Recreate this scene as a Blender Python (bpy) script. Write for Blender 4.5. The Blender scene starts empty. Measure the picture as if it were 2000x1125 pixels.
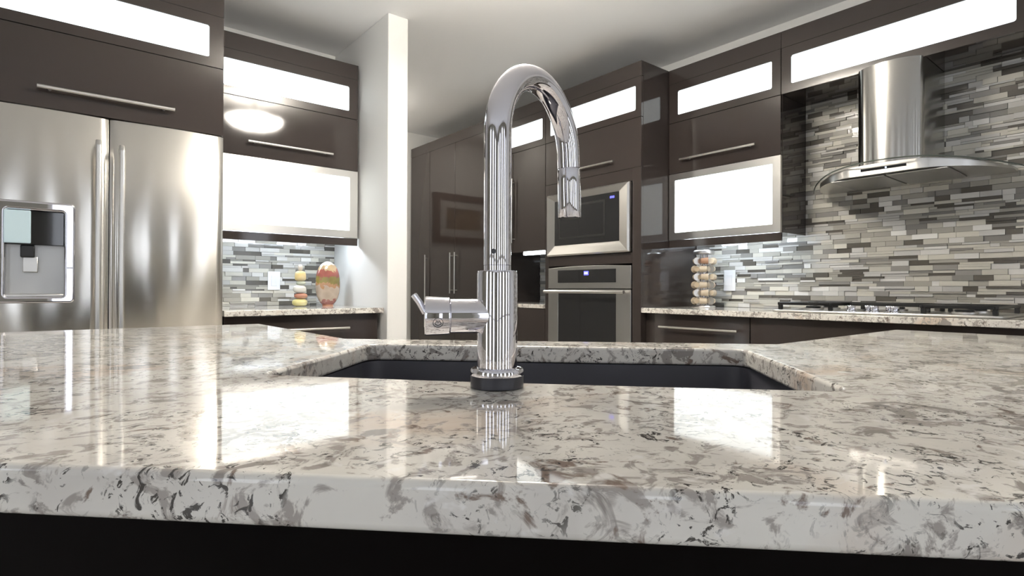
import bpy, bmesh, math, random
from mathutils import Vector, Matrix
random.seed(7)
PI = math.pi
scene = bpy.context.scene
COL = scene.collection

# ------------------------------------------------------------------ camera
CAMZ = 1.021            # eye height; the worktops are at 0.914
def setup_camera():
    f, yaw, pitch, roll = 1097.4, 0.6844, -0.0032, 0.0036
    cy, sy, cp, sp, cr, sr = math.cos(yaw), math.sin(yaw), math.cos(pitch), math.sin(pitch), math.cos(roll), math.sin(roll)
    B = Matrix(((1, 0, 0), (0, 0, -1), (0, 1, 0)))
    Rz = Matrix(((cy, -sy, 0), (sy, cy, 0), (0, 0, 1)))
    Rx = Matrix(((1, 0, 0), (0, cp, -sp), (0, sp, cp)))
    Rr = Matrix(((cr, -sr, 0), (sr, cr, 0), (0, 0, 1)))
    M = Rr @ Rx @ B @ Rz                      # world -> (right, down, forward)
    right, down, fwd = M[0], M[1], M[2]
    cam = bpy.data.cameras.new('camera')
    cam.sensor_width = 36.0
    cam.sensor_fit = 'HORIZONTAL'
    cam.lens = 36.0 * f / 2000.0
    cam.clip_start = 0.02
    o = bpy.data.objects.new('camera', cam)
    COL.objects.link(o)
    R = Matrix(((right[0], -down[0], -fwd[0]), (right[1], -down[1], -fwd[1]), (right[2], -down[2], -fwd[2])))
    o.matrix_world = Matrix.Translation((0, 0, CAMZ)) @ R.to_4x4()
    scene.camera = o
setup_camera()

# ------------------------------------------------------------------ world, light, exposure
SKY_STRENGTH = 2.7
world = bpy.data.worlds.new('daylight')
scene.world = world
world.use_nodes = True
bg = world.node_tree.nodes['Background']
bg.inputs['Color'].default_value = (0.86, 0.91, 1.0, 1)
bg.inputs['Strength'].default_value = SKY_STRENGTH
scene.view_settings.view_transform = 'Standard'
scene.view_settings.look = 'None'
scene.view_settings.gamma = 1
scene.view_settings.exposure = 0.45
scene.view_settings.use_curve_mapping = False
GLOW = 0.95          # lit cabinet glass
LED = 44.0          # strips under the wall cabinets
LAMP = 92.0         # ceiling bowl
# windows of the room behind the camera: (wall, u0, u1, z0, z1)
ROOM_X0, ROOM_Y0, CEIL = -3.3, -3.3, 2.629
WALL_R, WALL_L, WALL_E = 3.39, 3.78, 5.12
WINDOWS = [('Y', c - 0.26, c + 0.26, 0.12, 2.45) for c in (-2.3, -1.05, 0.2, 1.45, 2.65)] + [('X', c - 0.3, c + 0.3, 0.12, 2.45) for c in (-1.9, -0.4, 1.1)]
def portals():
    for wall, u0, u1, z0, z1 in WINDOWS:
        L = bpy.data.lights.new('window_daylight', 'AREA')
        L.shape = 'RECTANGLE'
        L.size, L.size_y = u1 - u0, z1 - z0
        L.cycles.is_portal = True
        o = bpy.data.objects.new('window_daylight', L)
        COL.objects.link(o)
        if wall == 'Y':
            o.location = ((u0 + u1) / 2, ROOM_Y0 - 0.05, (z0 + z1) / 2); o.rotation_euler = (PI / 2, 0, PI)
        else:
            o.location = (ROOM_X0 - 0.05, (u0 + u1) / 2, (z0 + z1) / 2); o.rotation_euler = (PI / 2, 0, PI / 2)
            o.rotation_euler = (PI / 2, 0, -PI / 2)
portals()

# ------------------------------------------------------------------ materials
MATS = {}
def mat(name, color=(0.8, 0.8, 0.8), rough=0.5, metal=0.0, coat=0.0, coat_rough=0.03, spec=0.5, emis=None, estr=0.0, trans=0.0, ior=1.5, alpha=1.0, vary=0.0):
    m = bpy.data.materials.new(name)
    m.use_nodes = True
    nt = m.node_tree
    p = nt.nodes['Principled BSDF']
    p.inputs['Base Color'].default_value = (*color, 1)
    p.inputs['Roughness'].default_value = rough
    p.inputs['Metallic'].default_value = metal
    p.inputs['Coat Weight'].default_value = coat
    p.inputs['Coat Roughness'].default_value = coat_rough
    p.inputs['Specular IOR Level'].default_value = spec
    p.inputs['Transmission Weight'].default_value = trans
    p.inputs['IOR'].default_value = ior
    p.inputs['Alpha'].default_value = alpha
    if emis:
        p.inputs['Emission Color'].default_value = (*emis, 1)
        p.inputs['Emission Strength'].default_value = estr
    if vary:
        oi = nt.nodes.new('ShaderNodeObjectInfo')
        hsv = nt.nodes.new('ShaderNodeHueSaturation')
        hsv.inputs['Color'].default_value = (*color, 1)
        mr = nt.nodes.new('ShaderNodeMapRange')
        mr.inputs['To Min'].default_value = 1 - vary
        mr.inputs['To Max'].default_value = 1 + vary
        nt.links.new(oi.outputs['Random'], mr.inputs['Value'])
        nt.links.new(mr.outputs['Result'], hsv.inputs['Value'])
        nt.links.new(hsv.outputs['Color'], p.inputs['Base Color'])
    MATS[name] = m
    return m
def nodes_of(m):
    return m.node_tree, m.node_tree.nodes, m.node_tree.links, m.node_tree.nodes['Principled BSDF']
def ramp(nt, pts, interp='LINEAR'):
    r = nt.nodes.new('ShaderNodeValToRGB')
    r.color_ramp.interpolation = interp
    el = r.color_ramp.elements
    while len(el) < len(pts): el.new(0.5)
    for e, (pos, c) in zip(el, pts):
        e.position = pos; e.color = (*c, 1)
    return r

def paint(name, color, rough=0.6):
    m = mat(name, color, rough)
    nt, N, Lk, p = nodes_of(m)
    tc = N.new('ShaderNodeTexCoord'); n = N.new('ShaderNodeTexNoise'); b = N.new('ShaderNodeBump')
    n.inputs['Scale'].default_value = 160; n.inputs['Detail'].default_value = 3
    b.inputs['Strength'].default_value = 0.05; b.inputs['Distance'].default_value = 0.002
    Lk.new(tc.outputs['Object'], n.inputs['Vector']); Lk.new(n.outputs['Fac'], b.inputs['Height']); Lk.new(b.outputs['Normal'], p.inputs['Normal'])
    return m
paint('wall_paint', (0.78, 0.775, 0.755))
paint('rear_paint', (0.36, 0.345, 0.29))
paint('ceiling_paint', (0.90, 0.90, 0.90), 0.8)
mat('window_white', (0.8, 0.8, 0.78), 0.4)

def floor_mat():
    m = mat('floor_wood', (0.2, 0.12, 0.07), 0.3)
    nt, N, Lk, p = nodes_of(m)
    tc = N.new('ShaderNodeTexCoord'); w = N.new('ShaderNodeTexNoise'); mp = N.new('ShaderNodeMapping')
    mp.inputs['Scale'].default_value = (1, 14, 1)
    w.inputs['Scale'].default_value = 3; w.inputs['Detail'].default_value = 8
    r = ramp(nt, [(0.3, (0.56, 0.52, 0.46)), (0.7, (0.68, 0.64, 0.58))])
    Lk.new(tc.outputs['Object'], mp.inputs['Vector']); Lk.new(mp.outputs['Vector'], w.inputs['Vector']); Lk.new(w.outputs['Fac'], r.inputs['Fac']); Lk.new(r.outputs['Color'], p.inputs['Base Color'])
floor_mat()

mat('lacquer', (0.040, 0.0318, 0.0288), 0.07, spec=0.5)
mat('lacquer_dark_shaded', (0.004, 0.0028, 0.0026), 0.4, spec=0.05)  # near-black: shade under the island overhang put into the colour; plinths share it
mat('chrome', (0.78, 0.77, 0.82), 0.025, 1.0)
mat('black_rubber', (0.032, 0.030, 0.037), 0.35)
mat('black_enamel', (0.008, 0.008, 0.008), 0.35)
mat('black_glass', (0.012, 0.012, 0.013), 0.06, coat=0.6)
mat('dark_steel', (0.10, 0.10, 0.10), 0.4, 1.0)
mat('sink_graphite', (0.062, 0.061, 0.074), 0.42)
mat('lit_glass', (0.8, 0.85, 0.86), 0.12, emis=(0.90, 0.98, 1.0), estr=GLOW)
mat('led', (0.9, 0.9, 0.9), 0.4, emis=(0.80, 0.90, 1.0), estr=LED)
mat('niche_led', (0.9, 0.9, 0.9), 0.4, emis=(0.85, 0.93, 1.0), estr=26.0)
def lamp_mat(name, strength):
    m = mat(name, (0.9, 0.87, 0.8), 0.25, emis=(1.0, 0.90, 0.74), estr=strength)
    nt, N, Lk, p = nodes_of(m)
    tc = N.new('ShaderNodeTexCoord'); n = N.new('ShaderNodeTexNoise'); n.inputs['Scale'].default_value = 7; n.inputs['Distortion'].default_value = 2.5; n.inputs['Detail'].default_value = 2
    r = ramp(nt, [(0.38, (0.42, 0.38, 0.33)), (0.60, (1.0, 0.945, 0.85))])
    Lk.new(tc.outputs['Object'], n.inputs['Vector']); Lk.new(n.outputs['Fac'], r.inputs['Fac']); Lk.new(r.outputs['Color'], p.inputs['Emission Color'])
lamp_mat('lamp_glass', LAMP)
lamp_mat('lamp_glass_dim', 22.0)
mat('blue_display', (0.02, 0.02, 0.1), 0.2, emis=(0.10, 0.10, 1.0), estr=2.2)
mat('blue_display_text', (0.5, 0.5, 0.9), 0.2, emis=(0.55, 0.6, 1.0), estr=2.0)
mat('white_led', (0.9, 0.9, 1), 0.2, emis=(0.45, 0.6, 1.0), estr=3.0)
mat('display_panel', (0.50, 0.62, 0.66), 0.08, coat=0.5, emis=(0.55, 0.72, 0.78), estr=0.12)
mat('plastic_white', (0.82, 0.82, 0.83), 0.3)
mat('clear_pane', (1, 1, 1), 0.02, alpha=0.06)
mat('hood_glass', (0.75, 0.80, 0.77), 0.02, alpha=0.16)
mat('glass_edge', (0.10, 0.115, 0.10), 0.1)
mat('aluminium', (0.66, 0.64, 0.61), 0.30, 1.0)
mat('grey_steel', (0.50, 0.495, 0.48), 0.36, 1.0)

def steel(name, color, rough, aniso, wav=0.0, bump_scale=(1.2, 1.2, 0.35)):
    m = mat(name, color, rough, 1.0)
    nt, N, Lk, p = nodes_of(m)
    p.inputs['Anisotropic'].default_value = aniso
    t = N.new('ShaderNodeTangent'); t.direction_type = 'RADIAL'; t.axis = 'Z'
    p.inputs['Anisotropic Rotation'].default_value = 0.25
    Lk.new(t.outputs['Tangent'], p.inputs['Tangent'])
    if wav:
        tc = N.new('ShaderNodeTexCoord'); mp = N.new('ShaderNodeMapping'); n = N.new('ShaderNodeTexNoise'); b = N.new('ShaderNodeBump')
        mp.inputs['Scale'].default_value = bump_scale
        n.inputs['Scale'].default_value = 5; n.inputs['Detail'].default_value = 1.0
        b.inputs['Strength'].default_value = wav; b.inputs['Distance'].default_value = 0.01
        Lk.new(tc.outputs['Object'], mp.inputs['Vector']); Lk.new(mp.outputs['Vector'], n.inputs['Vector'])
        Lk.new(n.outputs['Fac'], b.inputs['Height']); Lk.new(b.outputs['Normal'], p.inputs['Normal'])
    return m
steel('fridge_steel', (0.70, 0.68, 0.64), 0.22, 1.0, 0.08, (2.4, 2.4, 0.7))
steel('brushed_steel', (0.72, 0.705, 0.68), 0.32, 0.4)
steel('hood_steel', (0.50, 0.49, 0.465), 0.20, 0.7)

def granite():
    m = mat('granite', (0.7, 0.66, 0.6), 0.045, spec=0.55)
    nt, N, Lk, p = nodes_of(m)
    tc = N.new('ShaderNodeTexCoord')
    def noise(scale, detail, dist, off=0.0, rough=0.55):
        mp = N.new('ShaderNodeMapping'); mp.inputs['Location'].default_value = (off, off * 0.7, off * 1.3)
        n = N.new('ShaderNodeTexNoise')
        n.inputs['Scale'].default_value = scale; n.inputs['Detail'].default_value = detail; n.inputs['Distortion'].default_value = dist; n.inputs['Roughness'].default_value = rough
        Lk.new(tc.outputs['Object'], mp.inputs['Vector']); Lk.new(mp.outputs['Vector'], n.inputs['Vector'])
        return n.outputs['Fac']
    def step(v, a, b):
        mr = N.new('ShaderNodeMapRange'); mr.inputs['From Min'].default_value = a; mr.inputs['From Max'].default_value = b
        Lk.new(v, mr.inputs['Value']); return mr.outputs['Result']
    def mix(fac, ca, cb):
        x = N.new('ShaderNodeMix'); x.data_type = 'RGBA'
        Lk.new(fac, x.inputs[0])
        for sock, c in ((x.inputs[6], ca), (x.inputs[7], cb)):
            if isinstance(c, tuple): sock.default_value = (*c, 1)
            else: Lk.new(c, sock)
        return x.outputs[2]
    def mul(a, b):
        x = N.new('ShaderNodeMath'); x.operation = 'MULTIPLY'; Lk.new(a, x.inputs[0]); Lk.new(b, x.inputs[1]); return x.outputs[0]
    base = mix(step(noise(9, 5, 0.6), 0.35, 0.65), (0.81, 0.785, 0.725), (0.69, 0.66, 0.615))
    base = mix(step(noise(5, 4, 0.8, 3.1), 0.55, 0.70), base, (0.66, 0.55, 0.46))
    blot = step(noise(38, 6, 1.1, 7.7, 0.62), 0.532, 0.595)
    base = mix(blot, base, (0.40, 0.365, 0.335))
    big = step(noise(17, 6, 0.9, 55.0, 0.62), 0.59, 0.625)
    base = mix(big, base, (0.33, 0.30, 0.275))
    brown = step(noise(24, 6, 1.4, 12.3, 0.62), 0.61, 0.67)
    base = mix(brown, base, (0.24, 0.185, 0.155))
    fleck = mul(step(noise(85, 4, 1.6, 21.0, 0.65), 0.56, 0.61), step(noise(14, 3, 0.6, 30.5), 0.44, 0.56))
    base = mix(fleck, base, (0.075, 0.068, 0.062))
    white = step(noise(40, 3, 0.6, 41.0), 0.62, 0.70)
    base = mix(white, base, (0.82, 0.80, 0.77))
    Lk.new(base, p.inputs['Base Color'])
granite()

# mosaic tile kinds
TILE_KINDS = [('tile_cream_stone', (0.535, 0.515, 0.45), 0.42, 0.24), ('tile_pale_grey', (0.54, 0.53, 0.505), 0.22, 0.20), ('tile_taupe', (0.33, 0.315, 0.275), 0.40, 0.22),
              ('tile_dark', (0.115, 0.105, 0.09), 0.12, 0.16), ('tile_smoke_glass', (0.26, 0.25, 0.235), 0.07, 0.10), ('tile_ice_glass', (0.70, 0.69, 0.66), 0.06, 0.08)]
for nme, c, r, w in TILE_KINDS:
    m = mat(nme, c, r, vary=0.16)
    nt, N, Lk, p = nodes_of(m)
    tc = N.new('ShaderNodeTexCoord'); n = N.new('ShaderNodeTexNoise'); b = N.new('ShaderNodeBump'); ge = N.new('ShaderNodeNewGeometry')
    n.inputs['Scale'].default_value = 45; n.inputs['Detail'].default_value = 4
    b.inputs['Strength'].default_value = 0.22 if r > 0.15 else 0.08; b.inputs['Distance'].default_value = 0.003
    Lk.new(ge.outputs['Position'], n.inputs['Vector']); Lk.new(n.outputs['Fac'], b.inputs['Height']); Lk.new(b.outputs['Normal'], p.inputs['Normal'])
mat('grout', (0.22, 0.205, 0.19), 0.8)
mat('pod_foil', (0.75, 0.72, 0.68), 0.25, 1.0)
mat('pod_tan', (0.52, 0.43, 0.31), 0.4)
mat('pod_brown', (0.36, 0.20, 0.12), 0.4)
mat('frame_wood', (0.075, 0.032, 0.018), 0.4)
mat('mat_board', (0.62, 0.60, 0.57), 0.7)

def stone_mat(name, c1, c2, scale=14):
    m = mat(name, c1, 0.35)
    nt, N, Lk, p = nodes_of(m)
    tc = N.new('ShaderNodeTexCoord'); n = N.new('ShaderNodeTexNoise'); n.inputs['Scale'].default_value = scale; n.inputs['Detail'].default_value = 4
    r = ramp(nt, [(0.35, c1), (0.65, c2)])
    Lk.new(tc.outputs['Object'], n.inputs['Vector']); Lk.new(n.outputs['Fac'], r.inputs['Fac']); Lk.new(r.outputs['Color'], p.inputs['Base Color'])
stone_mat('stone_yellow', (0.562, 0.490, 0.173), (0.590, 0.547, 0.302))
stone_mat('stone_red', (0.360, 0.115, 0.065), (0.446, 0.238, 0.158))
stone_mat('stone_white', (0.562, 0.540, 0.475), (0.605, 0.590, 0.547))
stone_mat('stone_green', (0.432, 0.475, 0.346), (0.518, 0.533, 0.446))
stone_mat('stone_gold', (0.547, 0.396, 0.144), (0.590, 0.504, 0.317))
stone_mat('stone_beige', (0.475, 0.396, 0.317), (0.562, 0.518, 0.461))

def vase_mat():
    m = mat('vase_enamel', (0.6, 0.5, 0.4), 0.15, coat=0.8)
    nt, N, Lk, p = nodes_of(m)
    tc = N.new('ShaderNodeTexCoord'); sx = N.new('ShaderNodeSeparateXYZ'); n = N.new('ShaderNodeTexNoise'); n2 = N.new('ShaderNodeTexVoronoi')
    n.inputs['Scale'].default_value = 34; n.inputs['Detail'].default_value = 3
    n2.inputs['Scale'].default_value = 22
    Lk.new(tc.outputs['Object'], sx.inputs['Vector']); Lk.new(tc.outputs['Object'], n.inputs['Vector']); Lk.new(tc.outputs['Object'], n2.inputs['Vector'])
    def math_(op, a, b):
        x = N.new('ShaderNodeMath'); x.operation = op
        for i, v in enumerate((a, b)):
            if isinstance(v, (int, float)): x.inputs[i].default_value = v
            else: Lk.new(v, x.inputs[i])
        return x.outputs[0]
    zz = math_('DIVIDE', sx.outputs['Z'], 0.285)
    wob = math_('MULTIPLY', math_('SUBTRACT', n.outputs['Fac'], 0.5), 0.34)
    ax = math_('ABSOLUTE', math_('DIVIDE', sx.outputs['X'], 0.078), 0)
    vx = math_('MULTIPLY', math_('POWER', ax, 2.0), 0.0)
    v = math_('ADD', math_('ADD', zz, wob), vx)
    r = ramp(nt, [(0.0, (0.236, 0.087, 0.074)), (0.13, (0.360, 0.285, 0.223)), (0.42, (0.322, 0.174, 0.087)), (0.50, (0.186, 0.149, 0.037)), (0.64, (0.248, 0.074, 0.056)), (0.79, (0.347, 0.248, 0.136)), (0.88, (0.484, 0.459, 0.409))], 'CONSTANT')
    Lk.new(v, r.inputs['Fac'])
    hs = N.new('ShaderNodeHueSaturation'); mr = N.new('ShaderNodeMapRange'); mr.inputs['To Min'].default_value = 0.75; mr.inputs['To Max'].default_value = 1.25
    Lk.new(n2.outputs['Distance'], mr.inputs['Value']); Lk.new(mr.outputs['Result'], hs.inputs['Value']); Lk.new(r.outputs['Color'], hs.inputs['Color'])
    Lk.new(hs.outputs['Color'], p.inputs['Base Color'])
vase_mat()
def art_mat():
    m = mat('art_print', (0.2, 0.12, 0.06), 0.6)
    nt, N, Lk, p = nodes_of(m)
    tc = N.new('ShaderNodeTexCoord'); mp = N.new('ShaderNodeMapping'); n = N.new('ShaderNodeTexNoise')
    mp.inputs['Scale'].default_value = (1.5, 1, 9); n.inputs['Scale'].default_value = 2.2; n.inputs['Detail'].default_value = 5
    r = ramp(nt, [(0.35, (0.06, 0.035, 0.02)), (0.55, (0.30, 0.19, 0.07)), (0.68, (0.15, 0.10, 0.05))])
    Lk.new(tc.outputs['Object'], mp.inputs['Vector']); Lk.new(mp.outputs['Vector'], n.inputs['Vector']); Lk.new(n.outputs['Fac'], r.inputs['Fac']); Lk.new(r.outputs['Color'], p.inputs['Base Color'])
art_mat()

# ------------------------------------------------------------------ mesh helpers
OFF = {}
class MB:
    def __init__(s): s.v, s.f = [], []
    def add(s, vs, fs):
        n = len(s.v); s.v += [tuple(v) for v in vs]; s.f += [tuple(i + n for i in f) for f in fs]; return s
    def box(s, x0, x1, y0, y1, z0, z1):
        return s.add([(x0, y0, z0), (x1, y0, z0), (x1, y1, z0), (x0, y1, z0), (x0, y0, z1), (x1, y0, z1), (x1, y1, z1), (x0, y1, z1)],
                     [(3, 2, 1, 0), (4, 5, 6, 7), (0, 1, 5, 4), (1, 2, 6, 5), (2, 3, 7, 6), (3, 0, 4, 7)])
    def prism(s, poly, z0, z1):
        n = len(poly)
        a = sum(poly[i][0] * poly[(i + 1) % n][1] - poly[(i + 1) % n][0] * poly[i][1] for i in range(n))
        if a < 0: poly = poly[::-1]
        vs = [(x, y, z0) for x, y in poly] + [(x, y, z1) for x, y in poly]
        fs = [tuple(range(n))[::-1], tuple(range(n, 2 * n))] + [(i, (i + 1) % n, n + (i + 1) % n, n + i) for i in range(n)]
        return s.add(vs, fs)
    def lathe(s, prof, seg=32, origin=(0, 0, 0), rot=None, scale=(1, 1, 1), cap=True):
        vs, fs = [], []
        R = rot or Matrix.Identity(3)
        O = Vector(origin)
        for r, z in prof:
            for i in range(seg):
                a = 2 * PI * i / seg
                vs.append(O + R @ Vector((r * math.cos(a) * scale[0], r * math.sin(a) * scale[1], z * scale[2])))
        for j in range(len(prof) - 1):
            for i in range(seg):
                k = (i + 1) % seg
                fs.append((j * seg + i, j * seg + k, (j + 1) * seg + k, (j + 1) * seg + i))
        if cap:
            fs.append(tuple(range(seg))[::-1]); m = (len(prof) - 1) * seg; fs.append(tuple(range(m, m + seg)))
        return s.add(vs, fs)
    def tube(s, pts, rad, seg=20, cap=True):
        pts = [Vector(p) for p in pts]; n = len(pts)
        rads = rad if isinstance(rad, (list, tuple)) else [rad] * n
        vs, fs = [], []
        t0 = (pts[1] - pts[0]).normalized()
        up = Vector((0, 0, 1)) if abs(t0.z) < 0.9 else Vector((1, 0, 0))
        nx = t0.cross(up).normalized()
        for i, p in enumerate(pts):
            t = (pts[min(i + 1, n - 1)] - pts[max(i - 1, 0)]).normalized()
            nx = (nx - t * nx.dot(t)).normalized(); ny = t.cross(nx)
            for k in range(seg):
                a = 2 * PI * k / seg
                vs.append(p + (nx * math.cos(a) + ny * math.sin(a)) * rads[i])
        for i in range(n - 1):
            for k in range(seg):
                q = (k + 1) % seg
                fs.append((i * seg + k, i * seg + q, (i + 1) * seg + q, (i + 1) * seg + k))
        if cap:
            fs.append(tuple(range(seg))[::-1]); fs.append(tuple(range((n - 1) * seg, n * seg)))
        return s.add(vs, fs)
    def build(s, name, material, parent=None, bevel=0.0, bseg=2, smooth=None, loc=None, angle=35):
        off = Vector(OFF[parent.name]) if parent is not None else Vector(loc or (0, 0, 0))
        me = bpy.data.meshes.new(name)
        me.from_pydata([tuple(Vector(v) - off) for v in s.v], [], s.f)
        bm = bmesh.new(); bm.from_mesh(me)
        bmesh.ops.recalc_face_normals(bm, faces=bm.faces)
        if bevel > 0:
            ed = [e for e in bm.edges if len(e.link_faces) == 2 and e.calc_face_angle(0) > math.radians(30)]
            for f_ in bm.faces: f_.smooth = False
            res = bmesh.ops.bevel(bm, geom=ed, offset=bevel, segments=bseg, profile=0.5, affect='EDGES', clamp_overlap=True)
            for f_ in res['faces']: f_.smooth = True
        bm.to_mesh(me); bm.free()
        if smooth is None: smooth = bevel > 0
        if smooth:
            if not bevel: me.polygons.foreach_set('use_smooth', [True] * len(me.polygons))
            fl = [p.use_smooth for p in me.polygons]
            me.set_sharp_from_angle(angle=math.radians(angle))
            me.polygons.foreach_set('use_smooth', fl)
        me.materials.append(MATS[material])
        o = bpy.data.objects.new(name, me)
        COL.objects.link(o)
        if parent is not None: o.parent = parent
        else: o.location = off
        OFF[o.name] = tuple(off)
        return o
def tag(o, label=None, cat=None, group=None, kind=None):
    if label: o['label'] = label
    if cat: o['category'] = cat
    if group: o['group'] = group
    if kind: o['kind'] = kind
    return o
def thing(name, loc, label, cat, group=None):
    o = bpy.data.objects.new(name, None); o.empty_display_size = 0.05
    COL.objects.link(o); o.location = loc; OFF[o.name] = tuple(loc)
    return tag(o, label, cat, group)
def structure(name, mb, m, **k):
    return tag(mb.build(name, m, **k), kind='structure')
def copy_tree(root, loc, rot=None, parent=None):
    r = root.copy(); COL.objects.link(r); r.parent = parent
    if loc is not None: r.location = loc
    if rot is not None: r.rotation_euler = rot
    for ch in list(root.children): copy_tree(ch, None, None, r)
    return r
# oriented boxes: 'R' faces -X (u = Y, depth = X), 'L' faces -Y (u = X, depth = Y)
def obox(mb, o, u0, u1, d0, d1, z0, z1):
    return mb.box(d0, d1, u0, u1, z0, z1) if o == 'R' else mb.box(u0, u1, d0, d1, z0, z1)
def opt(o, u, d, z): return (d, u, z) if o == 'R' else (u, d, z)
def rrect(u0, u1, z0, z1, r, n=5):
    pts = []
    for cu, cz, a0 in ((u1 - r, z1 - r, 0), (u0 + r, z1 - r, PI / 2), (u0 + r, z0 + r, PI), (u1 - r, z0 + r, 3 * PI / 2)):
        for i in range(n + 1):
            a = a0 + PI / 2 * i / n
            pts.append((cu + r * math.cos(a), cz + r * math.sin(a)))
    return pts
def frame_ring(mb, o, outer, inner, d0, d1, r=0.008, ro=0.0008, n=5):
    """a door frame: rectangle (u0,u1,z0,z1) with a rounded opening"""
    A, B = rrect(*outer, ro, n), rrect(*inner, r, n)
    m = len(A); vs = []
    for pts in (A, B):
        for d in (d0, d1): vs += [opt(o, u, d, z) for u, z in pts]
    fs = []
    for i in range(m):
        k = (i + 1) % m
        fs += [(i, k, 2 * m + k, 2 * m + i), (m + i, m + k, 3 * m + k, 3 * m + i), (i, k, m + k, m + i), (2 * m + i, 2 * m + k, 3 * m + k, 3 * m + i)]
    return mb.add(vs, fs)
def bar_handle(o, parent, u0, u1, d, z, vertical=False, r=0.0065):
    """round bar handle standing off a door front at depth d"""
    mb = MB(); q = d - 0.030
    if vertical:
        mb.tube([opt(o, z, q, u0), opt(o, z, q, u1)], r, 14)
        for w in (u0 + 0.03, u1 - 0.03): mb.tube([opt(o, z, q, w), opt(o, z, d + 0.002, w)], r * 0.75, 10)
    else:
        mb.tube([opt(o, u0, q, z), opt(o, u1, q, z)], r, 14)
        for w in (u0 + 0.04, u1 - 0.04): mb.tube([opt(o, w, q, z), opt(o, w, d + 0.002, z)], r * 0.75, 10)
    h = mb.build('handle', 'aluminium', parent, smooth=True)
    return h
Z = lambda rel: CAMZ + rel

# ------------------------------------------------------------------ room shell
T = 0.12
structure('floor', MB().box(ROOM_X0 - T, WALL_R + T, ROOM_Y0 - T, WALL_E + T, -0.1, 0), 'floor_wood')
structure('ceiling', MB().box(ROOM_X0 - T, WALL_R + T, ROOM_Y0 - T, WALL_E + T, CEIL, CEIL + 0.1), 'ceiling_paint')
wall_right = structure('wall_right', MB().box(WALL_R, WALL_R + T, ROOM_Y0 - T, WALL_E + T, 0, CEIL), 'wall_paint')
wall_left = structure('wall_left', MB().box(ROOM_X0 - T, 1.628, WALL_L, WALL_L + T, 0, CEIL), 'wall_paint')
structure('wall_end', MB().box(1.508, WALL_R, WALL_E, WALL_E + T, 0, CEIL), 'wall_paint')
structure('wall_hall', MB().box(1.508, 1.628, WALL_L + T, WALL_E, 0, CEIL), 'wall_paint')
structure('wall_partition', MB().box(1.499, 1.628, 2.98, WALL_L, 0, CEIL), 'wall_paint', bevel=0.006, bseg=3)
def window_wall(name, wall):
    mb = MB(); ws = sorted(w[1:] for w in WINDOWS if w[0] == wall)
    lo, hi = (ROOM_X0 - T, WALL_R + T) if wall == 'Y' else (ROOM_Y0, WALL_L)
    def seg(u0, u1, z0, z1):
        if wall == 'Y': mb.box(u0, u1, ROOM_Y0 - T, ROOM_Y0, z0, z1)
        else: mb.box(ROOM_X0 - T, ROOM_X0, u0, u1, z0, z1)
    u = lo
    for u0, u1, z0, z1 in ws:
        seg(u, u0, 0, CEIL); seg(u0, u1, 0, z0); seg(u0, u1, z1, CEIL); u = u1
    seg(u, hi, 0, CEIL)
    return structure(name, mb, 'rear_paint')
window_wall('wall_rear', 'Y')
window_wall('wall_side', 'X')
for i, (wall, u0, u1, z0, z1) in enumerate(WINDOWS):
    o = 'L' if wall == 'Y' else 'R'
    d = ROOM_Y0 - 0.08 if wall == 'Y' else ROOM_X0 - 0.08
    mb = MB(); frame_ring(mb, o, (u0, u1, z0, z1), (u0 + 0.05, u1 - 0.05, z0 + 0.05, z1 - 0.05), d, d + 0.05, 0.002)
    w = structure('window_%d' % (i + 1), mb, 'window_white')
    mb = MB(); obox(mb, o, u0 + 0.05, u1 - 0.05, d + 0.015, d + 0.035, (z0 + z1) / 2 - 0.015, (z0 + z1) / 2 + 0.015)
    mb.build('mullion', 'window_white', w)
    for za, zb in ((z0 + 0.05, (z0 + z1) / 2 - 0.015), ((z0 + z1) / 2 + 0.015, z1 - 0.05)):
        mb = MB(); obox(mb, o, u0 + 0.05, u1 - 0.05, d + 0.023, d + 0.027, za, zb); mb.build('pane', 'clear_pane', w)

# ------------------------------------------------------------------ mosaic tiles on the walls
UNIT = {}
def unit_tile(kind):
    if kind not in UNIT:
        mb = MB().box(-0.5, 0.5, -0.5, 0.5, -0.5, 0.5)
        me = bpy.data.meshes.new('tile'); me.from_pydata(mb.v, [], mb.f); me.materials.append(MATS[kind]); UNIT[kind] = me
    return UNIT[kind]
def tile_layout(u0, u1, z0, z1, skip=None):
    out = []; course = 0.0262; g = 0.0011; z = z0
    kinds = [k[0] for k in TILE_KINDS]; wts = [k[3] for k in TILE_KINDS]
    def run(za, zb, ua, ub, lo, hi):
        u = ua
        while u < ub - 1e-4:
            L = random.uniform(lo, hi)
            if ub - (u + L) < 0.03: L = ub - u
            k = random.choices(kinds, wts)[0]
            out.append((u + g / 2, u + L - g / 2, za + g / 2, zb - g / 2, random.uniform(0.003, 0.0125), k)); u += L
    row = 0
    while z < z1 - 0.004:
        zt = min(z + course, z1)
        u = u0 - random.uniform(0, 0.08)
        u = u0
        while u < u1 - 1e-4:
            L = random.uniform(0.10, 0.26)
            if u1 - (u + L) < 0.06: L = u1 - u
            if random.random() < 0.42 and zt - z > 0.02:
                zm = z + course * random.choice((0.4, 0.5, 0.6))
                run(z, zm, u, u + L, 0.07, 0.15); run(zm, zt, u, u + L, 0.07, 0.15)
            else:
                run(z, zt, u, u + L, 0.055, 0.12)
            u += L
        z = zt; row += 1
    return [t for t in out if not (skip and skip(t))]
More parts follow.
